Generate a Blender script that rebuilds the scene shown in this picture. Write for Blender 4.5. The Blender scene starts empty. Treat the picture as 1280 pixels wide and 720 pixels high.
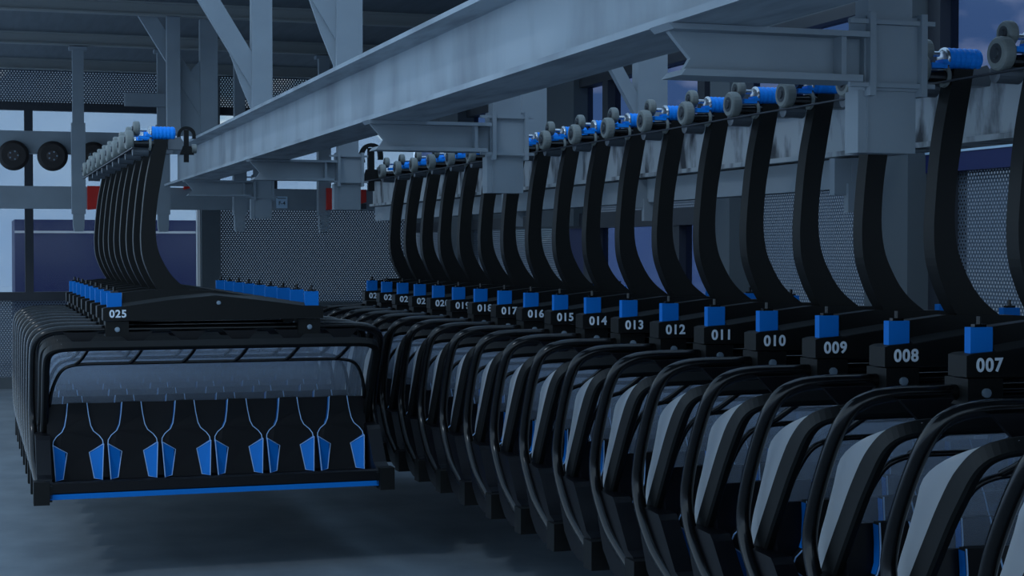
import bpy, bmesh, math, random
from math import sin, cos, pi, radians, atan
from mathutils import Vector, Matrix
random.seed(7)
sc = bpy.context.scene
C = sc.collection
H = 3.05                      # camera height above the hall floor

# ------------------------------------------------------------------ materials
def lin(c):
    out = []
    for v in c:
        v /= 255.0
        out.append(v / 12.92 if v <= 0.04045 else ((v + 0.055) / 1.055) ** 2.4)
    return tuple(out) + (1.0,)

def mat(name, rgb, rough=0.5, metal=0.0, spec=0.5, noise=None, bump=None, coat=0.0):
    m = bpy.data.materials.new(name); m.use_nodes = True
    nt = m.node_tree; b = nt.nodes['Principled BSDF']
    b.inputs['Base Color'].default_value = lin(rgb)
    b.inputs['Roughness'].default_value = rough
    b.inputs['Metallic'].default_value = metal
    b.inputs['Specular IOR Level'].default_value = spec
    b.inputs['Coat Weight'].default_value = coat
    if noise or bump:
        tc = nt.nodes.new('ShaderNodeTexCoord')
    if noise:                 # (other colour, scale vector, amount lo, hi)
        rgb2, scl, lo, hi = noise
        mp = nt.nodes.new('ShaderNodeMapping'); mp.inputs['Scale'].default_value = scl
        nt.links.new(tc.outputs['Object'], mp.inputs['Vector'])
        n = nt.nodes.new('ShaderNodeTexNoise'); n.inputs['Scale'].default_value = 1.0
        n.inputs['Detail'].default_value = 6
        nt.links.new(mp.outputs['Vector'], n.inputs['Vector'])
        r = nt.nodes.new('ShaderNodeMapRange')
        r.inputs['From Min'].default_value = lo; r.inputs['From Max'].default_value = hi
        nt.links.new(n.outputs['Fac'], r.inputs['Value'])
        mx = nt.nodes.new('ShaderNodeMix'); mx.data_type = 'RGBA'
        mx.inputs[6].default_value = lin(rgb); mx.inputs[7].default_value = lin(rgb2)
        nt.links.new(r.outputs['Result'], mx.inputs[0])
        nt.links.new(mx.outputs[2], b.inputs['Base Color'])
    if bump:
        scl, strength = bump
        n2 = nt.nodes.new('ShaderNodeTexNoise'); n2.inputs['Scale'].default_value = scl
        n2.inputs['Detail'].default_value = 4
        nt.links.new(tc.outputs['Object'], n2.inputs['Vector'])
        bp = nt.nodes.new('ShaderNodeBump'); bp.inputs['Strength'].default_value = strength
        bp.inputs['Distance'].default_value = 0.01
        nt.links.new(n2.outputs['Fac'], bp.inputs['Height'])
        nt.links.new(bp.outputs['Normal'], b.inputs['Normal'])
    return m

def math_node(nt, op, a, b=None):
    n = nt.nodes.new('ShaderNodeMath'); n.operation = op
    for i, v in enumerate((a, b)):
        if v is None: continue
        if isinstance(v, (int, float)): n.inputs[i].default_value = v
        else: nt.links.new(v, n.inputs[i])
    return n.outputs[0]

def perforated(name, axis, pitch, radius, rgb, tint):
    """Sheet metal with staggered round holes; what lies behind shows through the holes."""
    m = bpy.data.materials.new(name); m.use_nodes = True
    nt = m.node_tree; b = nt.nodes['Principled BSDF']; out = nt.nodes['Material Output']
    b.inputs['Base Color'].default_value = lin(rgb); b.inputs['Roughness'].default_value = 0.5
    b.inputs['Metallic'].default_value = 0.2
    tc = nt.nodes.new('ShaderNodeTexCoord'); sp = nt.nodes.new('ShaderNodeSeparateXYZ')
    nt.links.new(tc.outputs['Object'], sp.inputs[0])
    u = math_node(nt, 'DIVIDE', sp.outputs[axis], pitch)
    v = math_node(nt, 'DIVIDE', sp.outputs[2], pitch * 0.75)
    row = math_node(nt, 'FLOOR', v)
    odd = math_node(nt, 'MULTIPLY', math_node(nt, 'FLOORED_MODULO', row, 2.0), 0.5)
    fu = math_node(nt, 'SUBTRACT', math_node(nt, 'FRACT', math_node(nt, 'ADD', u, odd)), 0.5)
    fv = math_node(nt, 'MULTIPLY', math_node(nt, 'SUBTRACT', math_node(nt, 'FRACT', v), 0.5), 0.75)
    d2 = math_node(nt, 'ADD', math_node(nt, 'MULTIPLY', fu, fu), math_node(nt, 'MULTIPLY', fv, fv))
    hole = math_node(nt, 'LESS_THAN', d2, radius * radius)
    tr = nt.nodes.new('ShaderNodeBsdfTransparent'); tr.inputs['Color'].default_value = tint
    mx = nt.nodes.new('ShaderNodeMixShader')
    nt.links.new(hole, mx.inputs[0]); nt.links.new(b.outputs[0], mx.inputs[1]); nt.links.new(tr.outputs[0], mx.inputs[2])
    nt.links.new(mx.outputs[0], out.inputs['Surface'])
    return m

def pane(name, tint, haze, haze_rgb, gloss=0.06):
    """Transparent plastic or glass: tinted transmission, a share of milky haze and a faint reflection."""
    m = bpy.data.materials.new(name); m.use_nodes = True
    nt = m.node_tree; out = nt.nodes['Material Output']
    nt.nodes.remove(nt.nodes['Principled BSDF'])
    tr = nt.nodes.new('ShaderNodeBsdfTransparent'); tr.inputs['Color'].default_value = tint
    df = nt.nodes.new('ShaderNodeBsdfDiffuse'); df.inputs['Color'].default_value = lin(haze_rgb)
    tl = nt.nodes.new('ShaderNodeBsdfTranslucent'); tl.inputs['Color'].default_value = lin(haze_rgb)
    half = nt.nodes.new('ShaderNodeMixShader'); half.inputs[0].default_value = 0.5
    nt.links.new(df.outputs[0], half.inputs[1]); nt.links.new(tl.outputs[0], half.inputs[2])
    mx = nt.nodes.new('ShaderNodeMixShader'); mx.inputs[0].default_value = haze
    nt.links.new(tr.outputs[0], mx.inputs[1]); nt.links.new(half.outputs[0], mx.inputs[2])
    gl = nt.nodes.new('ShaderNodeBsdfGlossy'); gl.inputs['Roughness'].default_value = 0.15
    mg = nt.nodes.new('ShaderNodeMixShader'); mg.inputs[0].default_value = gloss
    nt.links.new(mx.outputs[0], mg.inputs[1]); nt.links.new(gl.outputs[0], mg.inputs[2])
    nt.links.new(mg.outputs[0], out.inputs['Surface'])
    return m

M = {}
M['steel'] = mat('painted_steel', (132, 142, 150), 0.6, noise=((122, 131, 139), (1.5, 1.5, 1.5), .35, .7))
M['girder'] = mat('galvanised_girder', (150, 160, 168), 0.55, noise=((114, 122, 130), (7, 1.4, .5), .42, .72))
M['rust'] = mat('stained_beam', (150, 156, 160), 0.6, noise=((40, 43, 48), (8, 6, 2.2), .50, .68))
M['deck'] = mat('roof_deck', (98, 106, 112), 0.7, noise=((90, 98, 104), (8, .6, 1), .4, .6))
M['purlin'] = mat('purlin_steel', (134, 138, 138), 0.65)
M['floor'] = mat('concrete_floor', (98, 109, 118), 0.6, noise=((118, 130, 139), (1.3, 1.0, 1), .36, .68), bump=(14, .25))
M['black'] = mat('black_gloss_metal', (11, 11, 12), 0.2, spec=0.4)
M['black_matt'] = mat('black_powder_coat', (12, 13, 13), 0.5, spec=0.25)
M['hanger'] = mat('black_hanger_steel', (17, 17, 16), 0.5, spec=0.22)
M['ledge'] = mat('highlit_black_ledge', (44, 46, 47), 0.5, spec=0.3)  # paler than the arm: light caught on the ledge, put into the colour
M['upholstery'] = mat('black_upholstery', (14, 15, 18), 0.7, spec=0.2)
M['shell'] = mat('navy_black_shell', (6, 6, 11), 0.4, spec=0.25)
M['blue'] = mat('blue_rubber', (0, 108, 192), 0.6, spec=0.2)
M['blue_grip'] = mat('blue_spring_sleeve', (8, 140, 245), 0.5, spec=0.25)
M['piping'] = mat('pale_blue_piping', (150, 185, 225), 0.6)
M['wheel'] = mat('grey_wheel_rubber', (118, 123, 120), 0.5)
M['hub'] = mat('dark_hub', (62, 66, 70), 0.4, 0.3)
M['chrome'] = mat('bright_metal', (190, 195, 200), 0.25, 0.9)
M['drum'] = mat('grey_drum', (92, 98, 104), 0.4, 0.3)
M['bolt'] = mat('zinc_bolt', (130, 146, 160), 0.4, 0.4)
M['white_text'] = mat('white_lettering', (215, 225, 235), 0.6)
M['pane'] = pane('hood_polycarbonate', (.95, .96, .97, 1), 0.25, (214, 228, 248))
M['side_pane'] = pane('frosted_hood_side', (.85, .9, .95, 1), 0.8, (232, 234, 236), .05)
M['frame'] = mat('dark_window_frame', (38, 42, 50), 0.5)
M['navy'] = mat('navy_band', (24, 34, 84), 0.5)
M['column'] = mat('dark_grey_column', (74, 82, 88), 0.6)
M['clear'] = pane('clear_window', (.66, .68, .69, 1), 0.015, (200, 210, 220), .03)
M['added_roof_pane'] = pane('added_clear_glazing', (.9, .94, .97, 1), 0.02, (200, 210, 220), .03)  # for the unseen glazing added to bring in sky light
M['tinted'] = pane('blue_tinted_window', (.265, .30, .40, 1), 0.01, (90, 110, 170), .03)
M['perf_back'] = perforated('perforated_sheet_back', 0, 0.062, 0.25, (84, 94, 106), (.16, .165, .17, 1))
M['perf_right'] = perforated('perforated_sheet_right', 1, 0.052, 0.25, (84, 94, 106), (.16, .165, .17, 1))
M['red'] = mat('red_plate', (205, 32, 18), 0.5)
M['tyre'] = mat('tyre_rubber', (34, 29, 28), 0.7)
M['tyre_hub'] = mat('tyre_hub', (58, 52, 52), 0.5, .3)
M['sign'] = mat('pale_sign', (178, 205, 226), 0.6)
M['ink'] = mat('sign_ink', (28, 44, 62), 0.6)
M['snow'] = mat('snow', (225, 232, 240), 0.8, noise=((190, 205, 225), (.05, .05, .05), .4, .65))
M['hall_blue'] = mat('navy_cladding', (14, 26, 90), 0.6)
M['white_post'] = mat('white_trim', (225, 222, 222), 0.6)

# ------------------------------------------------------------------ geometry helpers
def obj(name, bm, m, parent=None, smooth=False, bevel=0.0):
    if bevel:
        bmesh.ops.bevel(bm, geom=[e for e in bm.edges if e.calc_face_angle(0) > 0.6], offset=bevel,
                        segments=2, profile=0.6, affect='EDGES', clamp_overlap=True)
    bmesh.ops.recalc_face_normals(bm, faces=bm.faces)
    me = bpy.data.meshes.new(name); bm.to_mesh(me); bm.free()
    me.materials.append(m)
    if smooth:
        for p in me.polygons: p.use_smooth = True
    o = bpy.data.objects.new(name, me); C.objects.link(o)
    if parent: o.parent = parent
    return o

def box(bm, x0, x1, y0, y1, z0, z1):
    vs = [bm.verts.new(p) for p in ((x0,y0,z0),(x1,y0,z0),(x1,y1,z0),(x0,y1,z0),(x0,y0,z1),(x1,y0,z1),(x1,y1,z1),(x0,y1,z1))]
    for f in ((0,3,2,1),(4,5,6,7),(0,1,5,4),(1,2,6,5),(2,3,7,6),(3,0,4,7)):
        bm.faces.new([vs[i] for i in f])
    return bm

def B(*a):
    return box(bmesh.new(), *a)

def prism(bm, pts, axis, lo, hi):
    """Extrude a 2-D outline along an axis. axis 'y': pts are (x,z); 'x': (y,z); 'z': (x,y)."""
    def p3(p, t):
        return {'y': (p[0], t, p[1]), 'x': (t, p[0], p[1]), 'z': (p[0], p[1], t)}[axis]
    a = [bm.verts.new(p3(p, lo)) for p in pts]; b = [bm.verts.new(p3(p, hi)) for p in pts]
    n = len(pts)
    bm.faces.new(a[::-1]); bm.faces.new(b)
    for i in range(n):
        bm.faces.new((a[i], a[(i+1) % n], b[(i+1) % n], b[i]))
    return bm

def smooth_path(pts, n=4):
    P = [Vector(p) for p in pts]; out = []
    for i in range(len(P) - 1):
        p0 = P[max(i-1, 0)]; p1 = P[i]; p2 = P[i+1]; p3 = P[min(i+2, len(P)-1)]
        for k in range(n):
            t = k / n
            out.append(0.5 * ((2*p1) + (p2-p0)*t + (2*p0-5*p1+4*p2-p3)*t*t + (3*p1-p0-3*p2+p3)*t**3))
    out.append(P[-1]); return out

def sweep(bm, path, section, up=Vector((0, 1, 0)), scale=None):
    """Sweep a closed 2-D section along a path with a minimally twisting frame."""
    path = [Vector(p) for p in path]; rings = []
    t0 = (path[1] - path[0]).normalized()
    n = (up - t0 * up.dot(t0)).normalized()
    for i, p in enumerate(path):
        t = (path[min(i+1, len(path)-1)] - path[max(i-1, 0)]).normalized()
        n = (n - t * n.dot(t)).normalized(); b = t.cross(n)
        k = scale(p) if scale else 1.0
        rings.append([bm.verts.new(p + n*s[0]*k + b*s[1]) for s in section])
    k = len(section)
    for r0, r1 in zip(rings, rings[1:]):
        for i in range(k):
            bm.faces.new((r0[i], r0[(i+1) % k], r1[(i+1) % k], r1[i]))
    bm.faces.new(rings[0][::-1]); bm.faces.new(rings[-1])
    return bm

def circle(r, n=10, ry=None):
    return [(r*cos(2*pi*i/n), (ry or r)*sin(2*pi*i/n)) for i in range(n)]

def tube(bm, path, r, n=10):
    return sweep(bm, path, circle(r, n))

def lathe_x(bm, prof, cx, cy, cz, n=24):
    """prof: (x offset, radius) pairs turned about an axis parallel to X."""
    rings = []
    for dx, r in prof:
        rings.append([bm.verts.new((cx+dx, cy+r*cos(2*pi*i/n), cz+r*sin(2*pi*i/n))) for i in range(n)])
    for a, b in zip(rings, rings[1:]):
        for i in range(n):
            bm.faces.new((a[i], a[(i+1) % n], b[(i+1) % n], b[i]))
    bm.faces.new(rings[0][::-1]); bm.faces.new(rings[-1])
    return bm

def lathe_y(bm, prof, cx, cy, cz, n=24):
    rings = []
    for dy, r in prof:
        rings.append([bm.verts.new((cx+r*cos(2*pi*i/n), cy+dy, cz+r*sin(2*pi*i/n))) for i in range(n)])
    for a, b in zip(rings, rings[1:]):
        for i in range(n):
            bm.faces.new((a[i], a[(i+1) % n], b[(i+1) % n], b[i]))
    bm.faces.new(rings[0][::-1]); bm.faces.new(rings[-1])
    return bm

def text_mesh(name, body, size, m, parent, loc, bold=0.02, xs=1.0):
    cu = bpy.data.curves.new(name, 'FONT'); cu.body = body; cu.size = size
    cu.align_x = 'CENTER'; cu.align_y = 'CENTER'; cu.extrude = 0.0015; cu.offset = bold * size
    cu.space_character = 1.12; cu.resolution_u = 4
    tmp = bpy.data.objects.new(name + '_curve', cu); C.objects.link(tmp)
    dg = bpy.context.evaluated_depsgraph_get(); dg.update()
    me = bpy.data.meshes.new_from_object(tmp.evaluated_get(dg))
    bpy.data.objects.remove(tmp); bpy.data.curves.remove(cu)
    me.transform(Matrix.Rotation(pi/2, 4, 'X') @ Matrix.Diagonal((xs, 1, 1, 1)))
    me.materials.clear(); me.materials.append(m); me.name = name
    o = bpy.data.objects.new(name, me); C.objects.link(o); o.parent = parent; o.location = loc
    return o

def empty(name, loc, rz=0):
    o = bpy.data.objects.new(name, None); C.objects.link(o)
    o.location = loc; o.rotation_euler = (0, 0, rz); o.empty_display_size = .2
    return o

def tag(o, label=None, cat=None, group=None, kind=None):
    if label: o['label'] = label
    if cat: o['category'] = cat
    if group: o['group'] = group
    if kind: o['kind'] = kind
    return o

def copy_tree(o, parent=None):
    c = o.copy(); C.objects.link(c)
    if parent: c.parent = parent; c.matrix_parent_inverse = o.matrix_parent_inverse
    for ch in list(o.children): copy_tree(ch, c)
    return c

def I_beam(bm, axis, a, b, c, w, z0, z1, tf=.03, tw=.03):
    """I-section running along axis ('x' or 'y') from a to b, centred on c, flange width w."""
    for (lo, hi, zz0, zz1) in ((c-w/2, c+w/2, z0, z0+tf), (c-w/2, c+w/2, z1-tf, z1), (c-tw/2, c+tw/2, z0+tf, z1-tf)):
        if axis == 'y': box(bm, lo, hi, a, b, zz0, zz1)
        else: box(bm, a, b, lo, hi, zz0, zz1)
    return bm

# ------------------------------------------------------------------ one chair (local z: 0 is 2.30 m below camera height)
D = 2.30
def Z(z): return z + D
BASE = H - D

def make_chair():
    root = empty('chairlift_chair', (0, 0, BASE))
    # hanger: bowed flat arm welded to the cross arm
    left = [(-.548,1.03),(-.572,.92),(-.60,.79),(-.628,.64),(-.652,.45),(-.670,.24),(-.676,.10),(-.665,-.05),(-.63,-.17),(-.575,-.29),(-.50,-.40),(-.38,-.50)]
    right = [(.0,-.48),(-.18,-.41),(-.25,-.368),(-.34,-.30),(-.41,-.222),(-.465,-.13),(-.51,-.03),(-.535,.09),(-.54,.24),(-.522,.45),(-.49,.64),(-.462,.80),(-.438,.93),(-.422,1.03)]
    pts = [(p[0], 0, Z(p[1])) for p in left]
    L = smooth_path(pts, 3); R = smooth_path([(p[0], 0, Z(p[1])) for p in right], 3)
    obj('hanger', prism(bmesh.new(), [(v.x, v.z) for v in L + R], 'y', -.03, .08), M['hanger'], root, bevel=.010)
    # cross arm: thick body with a set-back upper web
    body = [(-1.03,-.655),(-1.03,-.545),(-1.0,-.535),(-.84,-.525),(-.40,-.465),(0,-.43),(.40,-.475),(.84,-.535),(1.0,-.54),(1.03,-.545),(1.03,-.655),(.7,-.66),(-.7,-.66)]
    arm = obj('cross_arm', prism(bmesh.new(), [(x, Z(z)) for x, z in body], 'y', -.10, .07), M['black_matt'], root, bevel=.012)
    web = [(-.86,-.54),(-.85,-.40),(-.60,-.372),(-.15,-.378),(0,-.388),(.40,-.448),(.84,-.515),(.86,-.55),(0,-.5)]
    obj('upper_web', prism(bmesh.new(), [(x, Z(z)) for x, z in web], 'y', -.045, .055), M['black_matt'], arm, bevel=.006)
    bm = bmesh.new(); prev = None
    for x, z in [(-.855,-.526),(-.84,-.525),(-.40,-.465),(-.05,-.434),(.40,-.475),(.855,-.536)]:
        row = [bm.verts.new((x, -.102, Z(z-.004))), bm.verts.new((x, -.044, Z(z+.030)))]
        if prev: bm.faces.new((prev[0], row[0], row[1], prev[1]))
        prev = row
    obj('ledge', bm, M['ledge'], arm)
    obj('bolt', lathe_y(bmesh.new(), [(-.02,.012),(-.018,.020),(.01,.020)], .03, -.105, Z(-.50), 10), M['bolt'], arm)
    for s in (-1, 1):
        b = obj('spring_block', B(.925*s-.066, .925*s+.066, -.075, -.02, Z(-.536), Z(-.40)), M['blue'], root, bevel=.008)
        k = bmesh.new()
        box(k, .925*s-.035, .925*s+.035, -.065, -.03, Z(-.40), Z(-.385))
        tube(k, [(.925*s, -.045, Z(-.385)), (.925*s, -.045, Z(-.345))], .013, 8)
        obj('stud', k, M['black'], b)
        h = obj('clamp', B(.90*s-.105, .90*s+.105, -.075, .14, Z(-.805), Z(-.665)), M['black_matt'], root, bevel=.014)
        obj('bolt', lathe_y(bmesh.new(), [(-.022,.014),(-.02,.024),(.01,.024)], .90*s, -.075, Z(-.74), 10), M['bolt'], h)
    # roll bar: one bent tube, down both sides and forward to the foot blocks
    half = [(-1.60,-.24,-2.20),(-1.63,.05,-2.03),(-1.64,.20,-1.915),(-1.64,.37,-1.73),(-1.64,.43,-1.56),(-1.64,.39,-1.38),(-1.64,.30,-1.19),(-1.64,.19,-1.01),(-1.63,.10,-.88),(-1.58,.06,-.80),(-1.47,.045,-.755),(-1.32,.04,-.742)]
    path = smooth_path([(x, y, Z(z)) for x, y, z in half], 4)
    path = path + [Vector((-v.x, v.y, v.z)) for v in reversed(path)]
    obj('roll_bar', tube(bmesh.new(), path, .042, 12), M['black'], root, smooth=True)
    # hood: dark rim, clear back pane, frosted cheeks
    rim = [(-1.53,.45,-1.83),(-1.54,.37,-1.71),(-1.54,.285,-1.57),(-1.54,.19,-1.42),(-1.54,.06,-1.22),(-1.54,-.085,-1.04),(-1.52,-.19,-.94),(-1.45,-.26,-.895),(-1.32,-.29,-.88),(-1.10,-.295,-.878)]
    rp = smooth_path([(x, y, Z(z)) for x, y, z in rim], 4)
    rp = rp + [Vector((-v.x, v.y, v.z)) for v in reversed(rp)]
    sec = [(-.052,-.032),(.052,-.032),(.066,-.018),(.066,.018),(.052,.032),(-.052,.032),(-.066,.018),(-.066,-.018)]
    obj('hood_rim', sweep(bmesh.new(), rp, sec, scale=lambda p: 1.0 if p.z < Z(-1.1) else 1.0 - .38*min(1, (p.z - Z(-1.1))/.2)), M['black_matt'], root, smooth=False)
    back = smooth_path([(-.30,0,-.855),(-.12,0,-.90),(.12,0,-.99),(.30,0,-1.10),(.37,0,-1.24),(.45,0,-1.41),(.52,0,-1.55),(.55,0,-1.68),(.49,0,-1.82)], 3)
    bm = bmesh.new()
    ex = [1.53 - .12*(1 - min(1, i/(len(back)-1)/.3))**2 for i in range(len(back))]
    a = [bm.verts.new((-e, v.x, Z(v.z))) for e, v in zip(ex, back)]; b = [bm.verts.new((e, v.x, Z(v.z))) for e, v in zip(ex, back)]
    for i in range(len(back)-1): bm.faces.new((a[i], a[i+1], b[i+1], b[i]))
    obj('hood_pane', bm, M['pane'], root, smooth=True)
    front = [(p[1], p[2]) for p in rim]
    for s in (-1, 1):
        bm = bmesh.new()
        fr = [(-.27,-.875),(-.19,-.94),(-.085,-1.04),(.06,-1.22),(.19,-1.42),(.285,-1.57),(.37,-1.71),(.45,-1.83)]
        frs = smooth_path([(y, 0, z) for y, z in fr], 5)
        # same parameter along both edges
        n = 24
        def samp(path, t):
            f = t*(len(path)-1); i = min(int(f), len(path)-2); return path[i].lerp(path[i+1], f-i)
        prev = None
        for i in range(n+1):
            p, q = samp(frs, i/n), samp(back, i/n)
            mid = (p+q)/2
            xx = 1.53 - .12*(1 - min(1, i/n/.3))**2
            row = [bm.verts.new((xx*s, p.x, Z(p.z))), bm.verts.new(((xx+.012)*s, mid.x, Z(mid.z))), bm.verts.new((xx*s, q.x, Z(q.z)))]
            if prev:
                for k in range(2): bm.faces.new((prev[k], prev[k+1], row[k+1], row[k]))
            prev = row
        obj('hood_side', bm, M['side_pane'], root, smooth=True)
    # restraint bar with its six hooks
    hb = [(-1.50,.20,-1.46),(-1.47,.13,-1.28),(-1.40,.08,-1.13),(-1.30,.06,-1.075),(-1.15,.06,-1.062)]
    hp = smooth_path([(x, y, Z(z)) for x, y, z in hb], 4)
    hp = hp + [Vector((-v.x, v.y, v.z)) for v in reversed(hp)]
    bar = obj('restraint_bar', tube(bmesh.new(), hp, .017, 8), M['black'], root, smooth=True)
    for i in range(6):
        x = -1.225 + .49*i; bm = bmesh.new()
        tube(bm, smooth_path([(x-.04,.06,Z(-1.062)),(x,.0,Z(-1.02)),(x+.04,-.10,Z(-.95)),(x+.055,-.20,Z(-.90))], 3), .019, 6)
        obj('hook', bm, M['black'], bar, smooth=True)
        g = bmesh.new()
        prism(g, [(x-.16,Z(-.765)),(x+.16,Z(-.765)),(x+.05,Z(-.875)),(x-.05,Z(-.875))], 'y', -.05, -.02)
        obj('gusset', g, M['shell'], root)
    # seat base, back shell, cheeks, foot blocks
    prof = [(.30,-1.45),(.345,-1.455),(.40,-1.64),(.40,-1.82),(.31,-2.04),(.17,-2.18),(-.03,-2.235),(-.30,-2.225),(-.315,-2.205),(-.315,-2.12),(-.29,-2.105),(.06,-2.15),(.11,-2.13)]
    obj('seat_shell', prism(bmesh.new(), [(y, Z(z)) for y, z in prof], 'x', -1.52, 1.52), M['shell'], root, bevel=.006)
    obj('front_strip', B(-1.52, 1.52, -.325, -.285, Z(-2.262), Z(-2.215)), M['blue'], root, bevel=.006)
    cheek = [(.40,-1.71),(.425,-1.79),(.385,-1.93),(.29,-2.12),(.15,-2.235),(-.02,-2.285),(-.29,-2.285),(-.325,-2.25),(-.325,-2.14),(-.27,-2.08),(-.18,-2.05),(.06,-1.76),(.10,-1.725)]
    for s in (-1, 1):
        lo, hi = sorted((1.50*s, 1.63*s))
        obj('side_cheek', prism(bmesh.new(), [(y, Z(z)) for y, z in cheek], 'x', lo, hi), M['shell'], root, bevel=.014)
        lo, hi = sorted((1.525*s, 1.665*s))
        obj('foot_block', B(lo, hi, -.375, -.21, Z(-2.30), Z(-2.09)), M['black_matt'], root, bevel=.05)
    # six seats
    def yb(z): return .313 + (.11-.315)*((-1.395 - z)/(-1.395+2.13))      # face of the back shell
    def pad(z): return .035 + .028*max(0, min(1, (z+1.80)/.12))
    outl = [(-.088,-1.44),(-.10,-1.55),(-.118,-1.65),(-.142,-1.70),(-.195,-1.745),(-.223,-1.785),(-.228,-1.83),(-.225,-2.02),(-.212,-2.145)]
    proto = None
    for i in range(6):
        cx = -1.245 + .498*i
        if proto is None:
            bm = bmesh.new()
            full = outl + [(-x, z) for x, z in reversed(outl)]
            f = [bm.verts.new((x, yb(z)-pad(z), Z(z))) for x, z in full]
            k = [bm.verts.new((x*.98, yb(z)-.003, Z(z))) for x, z in full]
            n = len(full)
            bm.faces.new(f); bm.faces.new(k[::-1])
            for j in range(n): bm.faces.new((f[j], k[j], k[(j+1) % n], f[(j+1) % n]))
            seat = obj('seat_back', bm, M['upholstery'], root); proto = seat
            for s in (-1, 1):
                w = [(.229,-1.815,.07),(.100,-1.895,.004),(.140,-2.13,.004),(.210,-2.14,.06)]
                bm = bmesh.new()
                fr = [bm.verts.new((x*s, yb(z)-.035-d, Z(z))) for x, z, d in w]
                bk = [bm.verts.new((x*s*1.0, yb(z)-.03, Z(z))) for x, z, d in w]
                bm.faces.new(fr); bm.faces.new(bk[::-1])
                for j in range(4): bm.faces.new((fr[j], bk[j], bk[(j+1) % 4], fr[(j+1) % 4]))
                bol = obj('bolster', bm, M['blue'], seat)
                bm = bmesh.new()
                tube(bm, [(x*s, yb(z)-.038-d, Z(z)) for x, z, d in w + w[:1]], .0046, 5)
                tube(bm, [(x*s*1.0, yb(z)-pad(z)-.004 - (.030*max(0, min(1, (-1.75-z)/.06))), Z(z)) for x, z in [(-a, b) for a, b in outl[:7]]], .0046, 5)
                obj('piping', bm, M['piping'], bol)
                bm = bmesh.new(); prev = None
                for a, b in [(-.090,-1.452),(-.100,-1.55),(-.118,-1.65),(-.142,-1.70)]:
                    x0 = (-a+.005)*s
                    row = [bm.verts.new((x0, yb(b)-pad(b)+.002, Z(b))), bm.verts.new((x0*.985, yb(b)-.004, Z(b)))]
                    if prev: bm.faces.new((prev[0], prev[1], row[1], row[0]))
                    prev = row
                obj('head_flank', bm, M['blue'], seat)
            seat.location.x = cx
        else:
            c = copy_tree(proto, root); c.location.x = cx
    # grip on top of the hanger
    gx, gz = -.493, 1.03
    cyl = obj('spring_sleeve', lathe_x(bmesh.new(), [(-.10,.05)] + [(-.095+.0172*j, .064 if j % 2 else .060) for j in range(13)] + [(.12,.05)], gx+.02, .03, Z(gz+.06), 20), M['blue_grip'], root)
    obj('end_cap', lathe_x(bmesh.new(), [(-.118,.034),(-.122,.040),(-.122,.054),(-.116,.063),(-.104,.066),(-.098,.060)], gx+.02, .03, Z(gz+.06), 20), M['chrome'], cyl, smooth=True)
    obj('axle', lathe_x(bmesh.new(), [(-.22,.016),(-.12,.016)], gx, .03, Z(gz+.085), 10), M['chrome'], root)
    def wheel(x, y, z, r, t):
        w = obj('running_wheel', lathe_x(bmesh.new(), [(-t/2,r*.62),(-t/2,r*.86),(-t*.36,r*.97),(-t*.2,r),(t*.25,r),(t*.4,r*.95),(t/2,r*.85),(t/2,r*.3)], x, y, z, 22), M['wheel'], root, smooth=False)
        obj('hub', lathe_x(bmesh.new(), [(-t/2-.012,r*.22),(-t/2-.012,r*.30),(-t/2-.002,r*.34),(-t/2-.002,r*.58),(-t*.4,r*.6)], x, y, z, 16), M['hub'], w)
    wheel(gx-.215, .03, Z(gz+.10), .068, .06)
    wheel(gx-.285, -.02, Z(gz-.012), .090, .075)
    obj('grip_shaft', lathe_x(bmesh.new(), [(-.25,.022),(-.24,.030),(-.12,.036),(-.06,.036)], gx, 0, Z(gz-.045), 14), M['black'], root)
    obj('grip_ring', lathe_x(bmesh.new(), [(-.105,.040),(-.105,.062),(-.088,.066),(-.08,.060),(-.08,.040)], gx, .02, Z(gz-.04), 20), M['wheel'], root)
    obj('guide_drum', lathe_x(bmesh.new(), [(-.25,.03),(-.245,.052),(-.10,.056),(-.095,.03)], gx, .10, Z(gz-.10), 18), M['drum'], root)
    bm = bmesh.new()
    box(bm, gx-.20, gx-.10, -.03, .04, Z(gz+.0), Z(gz+.03)); box(bm, gx-.13, gx-.08, -.03, .05, Z(gz+.02), Z(gz+.05))
    obj('grip_lever', bm, M['blue_grip'], root, bevel=.006)
    bm = bmesh.new()
    prism(bm, [(gx+.07,Z(gz-.09)),(gx+.20,Z(gz-.09)),(gx+.22,Z(gz-.02)),(gx+.18,Z(gz+.03)),(gx+.07,Z(gz+.0))], 'y', .0, .11)
    obj('grip_body', bm, M['drum'], root, bevel=.008)
    return root

chair0 = make_chair()
ROW_R, ROW_L = 5.89, 2.21
RY, RS = 7.469, .80
def place(first, x, y, num, label, group):
    o = chair0 if first else copy_tree(chair0)
    o.location = (x, y, BASE)
    tag(o, label, 'chairlift chair', group)
    return o
right_labels = {
 5: 'black six-seat chair cut off at the lower right corner, nearest of all',
 6: 'black six-seat chair with a frosted hood, just in front of the one numbered 007',
 22: 'black six-seat chair, mostly hidden number, third from the far end of the right row',
 23: 'black six-seat chair, mostly hidden number, second from the far end of the right row',
 24: 'black six-seat chair at the very far end of the right row, by the perforated wall'}
chairs = []
for n in range(5, 25):
    lab = right_labels.get(n, 'black six-seat chairlift chair numbered %03d in the long right row' % n)
    o = place(n == 5, ROW_R, RY + RS*(n-7), n, lab, 'chairs in the long right row')
    chairs.append((o, n))
ordn = ['', 'directly', 'second', 'third', 'fourth', 'fifth', 'sixth', 'seventh', 'eighth']
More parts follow.
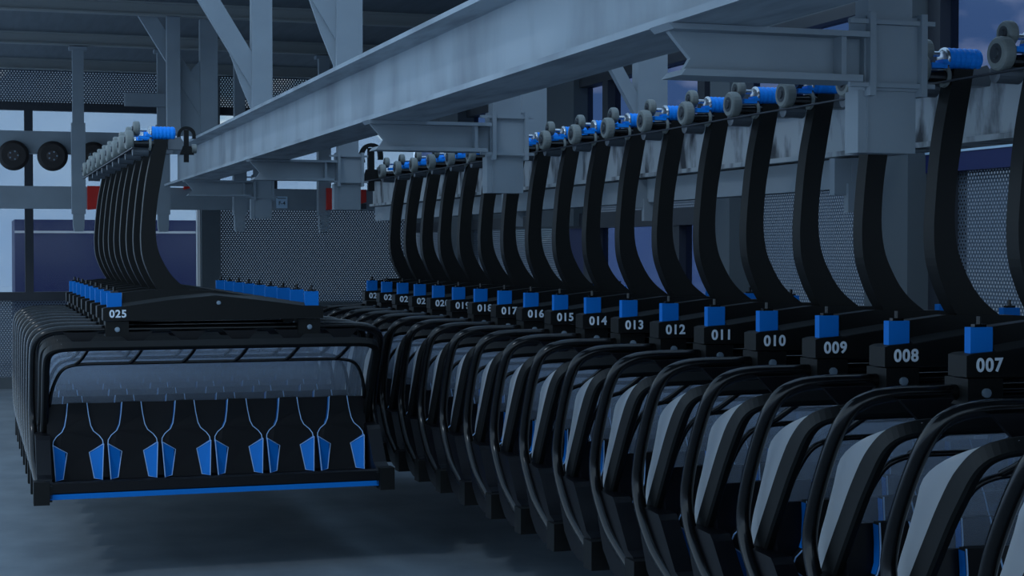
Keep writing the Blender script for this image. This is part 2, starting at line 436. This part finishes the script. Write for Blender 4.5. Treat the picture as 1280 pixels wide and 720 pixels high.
for i in range(9):
    lab = 'black six-seat chair numbered 025, front of the left row, blue bolsters in view' if i == 0 else \
          ('black chairlift chair directly behind the one numbered 025' if i == 1 else
          ('black chairlift chair at the very back of the left row' if i == 8 else
           'black chairlift chair, %s one behind the chair numbered 025 at left' % ordn[i]))
    o = place(False, ROW_L, 15.845 + .75*i, 25+i, lab, 'chairs in the left row')
    chairs.append((o, 25+i))
for o, n in chairs:
    if n <= 25:
        t = text_mesh('number_lettering', '%03d' % n, .097, M['white_text'], o, (-.895, -.1025, Z(-.597)), bold=.028, xs=1.0)

# ------------------------------------------------------------------ steelwork carrying the rails
gird = obj('overhead_girder', I_beam(bmesh.new(), 'y', 1.5, 31.2, 3.72, .54, H+1.17, H+1.80, .04, .05), M['girder'], bevel=0)
tag(gird, 'large pale steel girder running overhead from upper right to the back left', 'girder')
side = obj('stained_beam', I_beam(bmesh.new(), 'y', 3.0, 24.6, 5.94, 0.34, H+.65, H+1.06, .035, .22), M['rust'])
tag(side, 'grey beam with dark vertical stains running behind the right row of hangers', 'beam')
low = obj('lower_beam', B(5.86, 6.02, 10.3, 24.6, H+.43, H+.64), M['steel'], bevel=.01)
tag(low, 'plain pale box beam under the stained beam behind the right hangers', 'beam')
for x, ya, yb_, lab in ((ROW_R-.493-.285, 4.6, 22.4, 'thin dark rail carrying the grip wheels of the right row'),
                        (ROW_L-.493-.285, 15.4, 22.3, 'thin dark rail carrying the grip wheels of the left row')):
    r = obj('grip_rail', B(x-.012, x+.012, ya, yb_, H+.9185, H+.9275), M['frame'])
    tag(r, lab, 'rail', 'grip rails')

frames = [('nearest cross beam with welded end box, at the upper right below the girder', 8.03),
          ('second cross beam with welded end box, above the hangers left of centre', 14.79),
          ('third cross beam with end box, left of the chain of grey grip wheels at the back', 21.55),
          ('farthest short cross beam with end box, just right of the left hangers', 28.3)]
def make_cross():
    root = empty('cross_beam', (0, 0, H+.54))
    def z(v): return v - .54
    bm = bmesh.new()
    # tapered I-beam cantilever
    prism(bm, [(3.45,z(1.168)),(4.60,z(1.168)),(4.60,z(.905)),(3.54,z(.905)),(3.60,z(1.0))], 'y', -.02, .02)
    prism(bm, [(3.43,z(1.168)),(4.60,z(1.168)),(4.60,z(1.138)),(3.46,z(1.138))], 'y', -.13, .13)
    prism(bm, [(3.53,z(.935)),(4.56,z(.935)),(4.56,z(.90)),(3.50,z(.90))], 'y', -.13, .13)
    box(bm, 4.44, 4.47, -.11, .11, z(.93), z(1.14))
    obj('tapered_arm', bm, M['steel'], root)
    bm = bmesh.new(); box(bm, 4.60, 4.965, -.07, .09, z(.86), z(1.26))
    obj('end_box', bm, M['steel'], root, bevel=.006)
    for x in (4.63, 4.945):
        obj('end_plate', B(x-.018, x+.018, -.115, .12, z(.83), z(1.275)), M['steel'], root, bevel=.004)
    bm = bmesh.new(); box(bm, 4.50, 5.02, -.10, -.07, z(1.215), z(1.24)); box(bm, 4.50, 5.02, -.10, -.07, z(.875), z(.90))
    obj('rib', bm, M['steel'], root, bevel=.004)
    bm = bmesh.new(); box(bm, 4.575, 4.93, -.05, .09, z(.525), z(.86)); box(bm, 4.625, 4.635, -.058, -.05, z(.53), z(.86))
    obj('drop_post', bm, M['steel'], root, bevel=.005)
    obj('upper_post', B(4.63, 4.90, -.06, .08, z(1.26), z(3.72)), M['steel'], root, bevel=.005)
    return root
cb0 = make_cross()
for i, (lab, yy) in enumerate(frames):
    o = cb0 if i == 0 else copy_tree(cb0)
    o.location.y = yy
    tag(o, lab, 'cross beam', 'cross beams under the girder')

# tall posts standing on the girder, each with a knee brace up to the left
def brace(bm, x0, z0, x1, z1, y0, y1, w):
    d = Vector((x1-x0, z1-z0)).normalized(); n = Vector((-d.y, d.x))*w/2
    prism(bm, [(x0-n.x, z0-n.y), (x1-n.x, z1-n.y), (x1+n.x, z1+n.y), (x0+n.x, z0+n.y)], 'y', y0, y1)
tall = [(16.8, 'tall post with knee brace on the girder, right of the other tall posts', .27),
        (22.1, 'tall post with knee brace on the girder, middle one of three', .27),
        (27.2, 'tall post with knee brace on the girder, farthest of three, above the left hangers', .28)]
for yy, lab, w in tall:
    root = empty('girder_post', (3.72, yy, H+1.80))
    top = 6.76 - (H+1.80)
    bm = bmesh.new(); box(bm, -w/2, w/2, -.09, .09, 0, top); box(bm, -w/2-.05, w/2+.05, -.13, .13, 0, .03)
    obj('post', bm, M['steel'], root, bevel=.004)
    bm = bmesh.new(); brace(bm, .03, .31, -1.09, 2.13, -.05, .05, .25)
    obj('knee_brace', bm, M['steel'], root)
    bm = bmesh.new(); prism(bm, [(-w/2,.03),(-w/2,1.25),(-.40,.95),(-.66,1.30),(-.66,.03)] if yy > 25 else [(-w/2,.05),(-w/2,.85),(-.42,.80),(-.28,.40)], 'y', -.02, .02)
    obj('gusset_plate', bm, M['steel'], root)
    tag(root, lab, 'post', 'tall posts on the girder')

# hanging posts of the back conveyor
hp_lab = ['grey hanging post at the far left, in front of the tyre beam',
          'grey hanging post just behind the top of the left hangers',
          'grey hanging post between the left hangers and the small sign',
          'grey hanging post right of the small sign']
for x, lab in zip((1.93, 3.45, 4.87, 6.48), hp_lab):
    root = empty('hanging_post', (x, 31.4, 3.38))
    bm = bmesh.new()
    box(bm, -.10, .10, -.08, .08, .10, 3.36); prism(bm, [(-.10,.10),(.10,.10),(.08,0),(-.08,0)], 'y', -.08, .08)
    obj('post', bm, M['steel'], root)
    bm = bmesh.new(); box(bm, -.122, .122, -.10, .10, .32, 1.98); 
    obj('sleeve', bm, M['steel'], root, bevel=.02)
    bm = bmesh.new(); box(bm, -.16, .16, -.12, .12, 3.30, 3.36)
    obj('cap_plate', bm, M['steel'], root)
    tag(root, lab, 'post', 'hanging posts at the back')
p = obj('short_post', B(3.03, 3.24, 26.93, 27.07, 4.9, 6.77), M['steel'])
tag(p, 'short roof post with a flat cap, left of the tall braced posts', 'post')
bm = B(2.75, 3.95, 31.18, 31.33, 5.68, 5.92)
p = obj('tie_bar', bm, M['steel']); tag(p, 'short horizontal tie across the roof posts above the left hangers', 'beam')
beam_lo = obj('conveyor_beam', B(-2.6, 7.95, 32.42, 32.7, 3.82, 4.24), M['steel'], bevel=.01)
tag(beam_lo, 'long horizontal beam across the back hall, carrying red plates and the sign', 'beam')
beam_hi = obj('tyre_beam', B(-2.6, 2.75, 32.42, 32.7, 4.85, 5.27), M['steel'], bevel=.01)
tag(beam_hi, 'upper horizontal beam at far left with three black tyres on it', 'beam')
for x, lab in ((.10, 'black conveyor tyre on the upper beam, cut by the left edge or just outside'), (.82, 'black conveyor tyre on the upper beam, leftmost in view'), (1.52, 'black conveyor tyre left of the hanging post'), (2.26, 'black conveyor tyre partly hidden behind the hanging post')):
    if x < .5: continue
    root = empty('conveyor_tyre', (x, 32.33, 4.80))
    obj('tyre', lathe_y(bmesh.new(), [(-.10,.15),(-.10,.22),(-.07,.265),(-.03,.28),(.03,.28),(.07,.265),(.10,.22),(.10,.15)], 0, 0, 0, 30), M['tyre'], root, smooth=False)
    hb = obj('hub', lathe_y(bmesh.new(), [(-.105,.05),(-.105,.10),(-.09,.13),(-.08,.15)], 0, 0, 0, 20), M['tyre_hub'], root)
    bm = bmesh.new()
    for k in range(5): lathe_y(bm, [(-.125,.012),(-.10,.018)], .075*cos(k*2*pi/5), 0, .075*sin(k*2*pi/5), 8)
    obj('wheel_nut', bm, M['bolt'], hb)
    tag(root, lab, 'tyre', 'conveyor tyres')
for (x0, x1, z0, z1, lab) in ((2.15,2.45,3.80,4.25,'red plate on the long beam, left of the left hangers'),
                              (6.50,6.68,3.80,4.22,'red plate fixed to the hanging post right of the sign'),
                              (7.42,7.52,3.96,4.24,'narrow red plate with a dark foot at the end of the long beam'),
                              (3.95,4.06,4.20,4.28,'tiny red block on the long beam, right of the left hangers')):
    bm = bmesh.new()
    ya, yb = (31.18, 31.30) if 6.4 < x0 < 7 else (32.30, 32.42)
    prism(bm, [(x0,z0),(x1,z0+.03),(x1,z1),(x0,z1)], 'y', ya, yb)
    r = obj('red_plate', bm, M['red']); tag(r, lab, 'plate', 'red plates at the back')
    if x0 > 7: obj('foot', B(x0, x1, 32.30, 32.42, z0-.10, z0), M['frame'], r)
sg = obj('sign', B(5.74, 5.96, 32.385, 32.418, 3.86, 4.09), M['sign']); tag(sg, 'small pale sign reading F-4 on the long beam', 'sign')
text_mesh('lettering', 'F-4', .105, M['ink'], sg, (5.85, 32.383, 3.955), .02, .9)
obj('caption_line', B(5.765, 5.93, 32.380, 32.386, 4.045, 4.06), M['ink'], sg)

# black hook brackets at the far ends of the rails
for x, y, z, lab in ((2.09, 16.9, H+1.20, 'black hook bracket beside the top of the left hangers'), (5.33, 22.6, H+1.20, 'black hook bracket at the far end of the right rail')):
    root = empty('hook_bracket', (x, y, z-.25))
    pth = [(-.09,0,.22),(-.10,0,.33),(-.05,0,.42),(.03,0,.43),(.09,0,.37),(.10,0,.26)]
    obj('hook', sweep(bmesh.new(), smooth_path(pth, 4), [(-.04,-.022),(.04,-.022),(.04,.022),(-.04,.022)]), M['black_matt'], root)
    bm = bmesh.new(); box(bm, -.035, .03, -.03, .03, -.12, .40); prism(bm, [(-.09,0),(.10,0),(.06,.14),(-.05,.14)], 'y', -.04, .04)
    obj('stem', bm, M['black_matt'], root, bevel=.008)
    obj('roller', lathe_x(bmesh.new(), [(-.03,.04),(-.03,.075),(.03,.075),(.03,.04)], .10, 0, .10, 18), M['wheel'], root)
    root.scale = (.75, .62, .62) if y < 20 else (1.35, 1.15, 1.15)
    tag(root, lab, 'bracket', 'hook brackets')

# wall-side posts and small brackets below the stained beam
for yy, lab in ((14.8, 'pale column with a knee brace between the right upper windows'), (18.3, 'pale column right of the second cross beam, beside the dark wall column')):
    root = empty('side_post', (6.22, yy, H+1.06))
    obj('post', B(-.14, .16, -.08, .08, 0, 2.64), M['steel'], root, bevel=.004)
    bm = bmesh.new(); brace(bm, -.10, .25, -.75, 1.35, -.04, .04, .12)
    obj('knee_brace', bm, M['steel'], root)
    obj('base_plate', B(-.25, .2, -.15, .15, -.0, .03), M['steel'], root)
    tag(root, lab, 'post', 'wall-side posts')
for yy, lab in ((10.38, 'pale stepped bracket under the lower beam, between hangers near the right'), (14.05, 'pale stepped bracket under the lower beam near the blue windows'), (17.9, 'pale stepped bracket under the lower beam toward the back')):
    root = empty('beam_bracket', (5.90, yy, H+.26))
    obj('plate', B(-.17, .12, -.07, -.0, .12, .375), M['steel'], root, bevel=.006)
    obj('tongue', B(-.08, .05, -.10, -.04, 0, .20), M['steel'], root, bevel=.006)
    tag(root, lab, 'bracket', 'stepped brackets')

# ------------------------------------------------------------------ the hall
def struct(name, bm, m, parent=None, **k):
    o = obj(name, bm, m, parent, **k)
    if parent is None: o['kind'] = 'structure'
    return o
struct('floor', B(-2.6, 10.2, -6, 38.2, -.12, 0), M['floor'])
struct('ceiling', box(B(-2.6, 10.2, 23.4, 38.2, 6.98, 7.1), -2.6, 10.2, -2, 8.5, 6.98, 7.1), M['deck'])  # second box: unseen near strip, added to dim the front of the hall
rl = obj('added_rooflight', B(-2.6, 10.2, 8.5, 23.4, 7.0, 7.02), M['added_roof_pane']); rl['kind'] = 'structure'  # unseen, added so that sky light reaches the rows of chairs
pur_lab = ['roof purlin nearest the camera, at the top of the picture', 'roof purlin second from the top at upper left', 'roof purlin third from the top at upper left', 'roof purlin nearest the back wall']
for i, yy in enumerate((14.0, 18.3, 22.65, 27.0, 31.35, 35.7)):
    p = obj('roof_purlin', I_beam(bmesh.new(), 'x', -2.6, 10.0, yy, .14, 6.76, 6.98, .03, .03), M['purlin'])
    labs = ['roof purlin across the ceiling behind the nearest cross beam', 'roof purlin just behind the nearest tall post', 'roof purlin above the middle tall post', 'highest roof purlin seen at the upper left', 'second roof purlin below the top edge at upper left', 'lowest roof purlin, closest to the back wall']
    tag(p, labs[i], 'purlin', 'roof purlins')

# back wall at Y = 38
YB = 38.0
bw = struct('wall_back', B(-2.6, 10.0, YB, YB+.15, 0, .25), M['column'])
def sheet(pts):
    bm = bmesh.new(); bm.faces.new([bm.verts.new(p) for p in pts]); return bm
def perf_panel(x0, x1, z0, z1): return struct('perforated_panel', sheet([(x0,YB+.05,z0),(x1,YB+.05,z0),(x1,YB+.05,z1),(x0,YB+.05,z1)]), M['perf_back'], bw)
perf_panel(-2.6, 10, 6.28, 6.98)
struct('lintel', B(-2.6, 10, YB-.05, YB+.15, 6.10, 6.28), M['frame'], bw)
struct('sill', B(-2.6, 5.03, YB-.06, YB+.15, 1.93, 2.12), M['frame'], bw)
struct('sill', B(5.39, 10, YB-.06, YB+.15, 1.74, 1.84), M['column'], bw)
perf_panel(-2.6, 5.03, .25, 1.93); perf_panel(5.42, 10, 1.84, 3.97); 
struct('plinth_panel', B(5.39, 10, YB, YB+.1, .25, 1.74), M['frame'], bw)
struct('transom', B(5.39, 10, YB-.04, YB+.12, 3.97, 4.02), M['column'], bw)
struct('column', B(5.0, 5.42, YB-.25, YB+.15, 0, 6.98), M['column'], bw)
struct('white_trim', B(4.92, 4.99, YB-.08, YB+.1, 2.1, 6.1), M['white_post'], bw)
for x0, x1 in ((-2.6,-2.4),(1.19,1.37)):
    struct('mullion', B(x0, x1, YB-.06, YB+.14, 2.12, 6.10), M['frame'], bw)
for x0, x1 in ((6.55,6.75),(8.2,8.4)):
    struct('mullion', B(x0, x1, YB-.06, YB+.14, 4.02, 6.10), M['frame'], bw)
w1 = struct('window_1', B(-2.6, 4.93, YB+.06, YB+.075, 2.12, 6.10), M['clear'])
w2 = struct('window_2', B(5.42, 10, YB+.06, YB+.075, 4.02, 6.10), M['clear'])

# right wall at X = 10
XR = 10.0
rw = struct('wall_right', B(XR, XR+.15, 1.0, 38.2, 0, .4), M['column'])
def rbox(name, y0, y1, z0, z1, m, d0=-.05, d1=.15): return struct(name, B(XR+d0, XR+d1, y0, y1, z0, z1), M[m], rw)
def rperf(y0, y1, z0, z1): return struct('perforated_panel', sheet([(XR+.04,y0,z0),(XR+.04,y1,z0),(XR+.04,y1,z1),(XR+.04,y0,z1)]), M['perf_right'], rw)
for y0, y1 in ((1,15.4),(16.76,20.3),(27.3,33.3),(34.7,38)): rperf(y0, y1, .4, 3.90 if y1 < 25 else 3.5)
for y0, y1 in ((15.4,15.85),): rbox('jamb', y0, y1, 0, 3.9, 'frame', -.04)
for y0, y1 in ((15.85,16.76),(20.3,20.92),(33.3,34.7)): rbox('column', y0, y1, 0, 6.98, 'column', -.30)
rbox('dark_column', 26.6, 28.6, 3.45, 6.98, 'column', -.2)
rbox('navy_fascia', 1, 38, 3.88, 4.08, 'navy', -.08)
rbox('light_ledge', 1, 38, 4.08, 4.14, 'sign', -.09)
rbox('window_head', 20.92, 27.3, 3.41, 3.66, 'frame', -.10)
rbox('head_rail', 25.9, 38, 3.45, 3.66, 'frame', -.06)
rperf(20.92, 27.3, 3.66, 3.90)
rbox('infill_panel', 27.3, 38, 3.66, 3.90, 'column', .02)
rbox('sill', 20.92, 27.3, .4, 2.33, 'frame', -.05)
for y0, y1 in ((22.5,22.76),(25.88,26.5)): rbox('mullion', y0, y1, 2.33, 3.41, 'frame', -.06)
for y0, y1 in ((26.5,27.3),): rbox('blank_panel', y0, y1, 2.33, 3.41, 'navy', -.02)
rbox('upper_head', 1, 38, 5.92, 6.98, 'column', -.04); rbox('upper_frame', 1, 38, 5.80, 5.94, 'frame', -.10)
for y in (8.5, 12.3, 15.7, 19.2, 21.7, 25.45, 27.2, 31.0): rbox('upper_mullion', y-.12, y+.12, 4.14, 5.92, 'frame', -.08)
struct('window_3', B(XR+.05, XR+.065, 20.92, 26.5, 2.33, 3.41), M['tinted'])
struct('window_4', B(XR+.05, XR+.065, 1, 38, 4.14, 5.85), M['tinted'])

# ------------------------------------------------------------------ outside
sn = obj('snow_field', B(-160, 160, -60, 220, -.5, -.13), M['snow']); sn['kind'] = 'structure'
hl = empty('navy_shed', (3.3, 46, -.13))
obj('wall', B(-2.12, 2.75, 0, 3.0, 0, 3.98), M['hall_blue'], hl)
obj('stripe', B(-2.12, 2.75, -.02, 0, 3.62, 3.68), M['white_post'], hl)
tag(hl, 'navy blue shed with a pale stripe outside the left back window', 'shed')
bm = bmesh.new()
rr = random.Random(11); nx, ny = 46, 12; grid = []
for j in range(ny):
    row = []
    for i in range(nx):
        x = -90 + 260*i/(nx-1); y = 150 + 60*j/(ny-1)
        ridge = 13 + 9*sin(i*.43) + 6*sin(i*1.1+1) + 4*rr.random()
        row.append(bm.verts.new((x, y, -.4 + max(0, ridge)*sin(pi*j/(ny-1))**1.2)))
    grid.append(row)
for j in range(ny-1):
    for i in range(nx-1): bm.faces.new((grid[j][i], grid[j][i+1], grid[j+1][i+1], grid[j+1][i]))
mt = obj('snowy_ridge', bm, M['snow'], smooth=True); mt['kind'] = 'structure'

# ------------------------------------------------------------------ sky, sun, camera
w = bpy.data.worlds.new('alpine_sky'); sc.world = w; w.use_nodes = True
nt = w.node_tree; bg = nt.nodes['Background']
tc = nt.nodes.new('ShaderNodeTexCoord'); sp = nt.nodes.new('ShaderNodeSeparateXYZ'); nt.links.new(tc.outputs['Generated'], sp.inputs[0])
cr = nt.nodes.new('ShaderNodeValToRGB'); nt.links.new(sp.outputs[2], cr.inputs[0])
e = cr.color_ramp.elements
e[0].position = 0.0; e[0].color = lin((142, 180, 210)); e[1].position = .6; e[1].color = lin((108, 150, 188))
mp = nt.nodes.new('ShaderNodeMapping'); mp.inputs['Scale'].default_value = (24, 24, 50); nt.links.new(tc.outputs['Generated'], mp.inputs[0])
nz = nt.nodes.new('ShaderNodeTexNoise'); nz.inputs['Scale'].default_value = 1.0; nz.inputs['Detail'].default_value = 7; nt.links.new(mp.outputs[0], nz.inputs[0])
mr = nt.nodes.new('ShaderNodeMapRange'); mr.inputs['From Min'].default_value = .49; mr.inputs['From Max'].default_value = .64; nt.links.new(nz.outputs['Fac'], mr.inputs[0])
mx = nt.nodes.new('ShaderNodeMix'); mx.data_type = 'RGBA'; mx.inputs[7].default_value = lin((232, 240, 246))
nt.links.new(mr.outputs[0], mx.inputs[0]); nt.links.new(cr.outputs[0], mx.inputs[6]); nt.links.new(mx.outputs[2], bg.inputs[0])
bg.inputs[1].default_value = 1.95

sun = bpy.data.lights.new('weak_sun', 'SUN'); sun.energy = .5; sun.angle = radians(4); sun.color = (.85, .92, 1)
so = bpy.data.objects.new('weak_sun', sun); C.objects.link(so)
so.rotation_euler = Vector((.75, .62, -.85)).to_track_quat('-Z', 'Y').to_euler()

F = 2080.0
cam = bpy.data.cameras.new('camera'); cam.sensor_width = 36; cam.lens = F/1280*36; cam.clip_end = 600
co = bpy.data.objects.new('camera', cam); C.objects.link(co)
yaw = atan(680/F); pit = atan(48/F)
co.location = (0, 0, H); co.rotation_euler = (pi/2 - pit, 0, -yaw)
sc.camera = co
sc.view_settings.view_transform = 'Standard'; sc.view_settings.look = 'None'
sc.view_settings.gamma = 1; sc.view_settings.use_curve_mapping = False
sc.view_settings.exposure = 0.0
sc.cycles.transparent_max_bounces = 32
sc.cycles.use_denoising = True
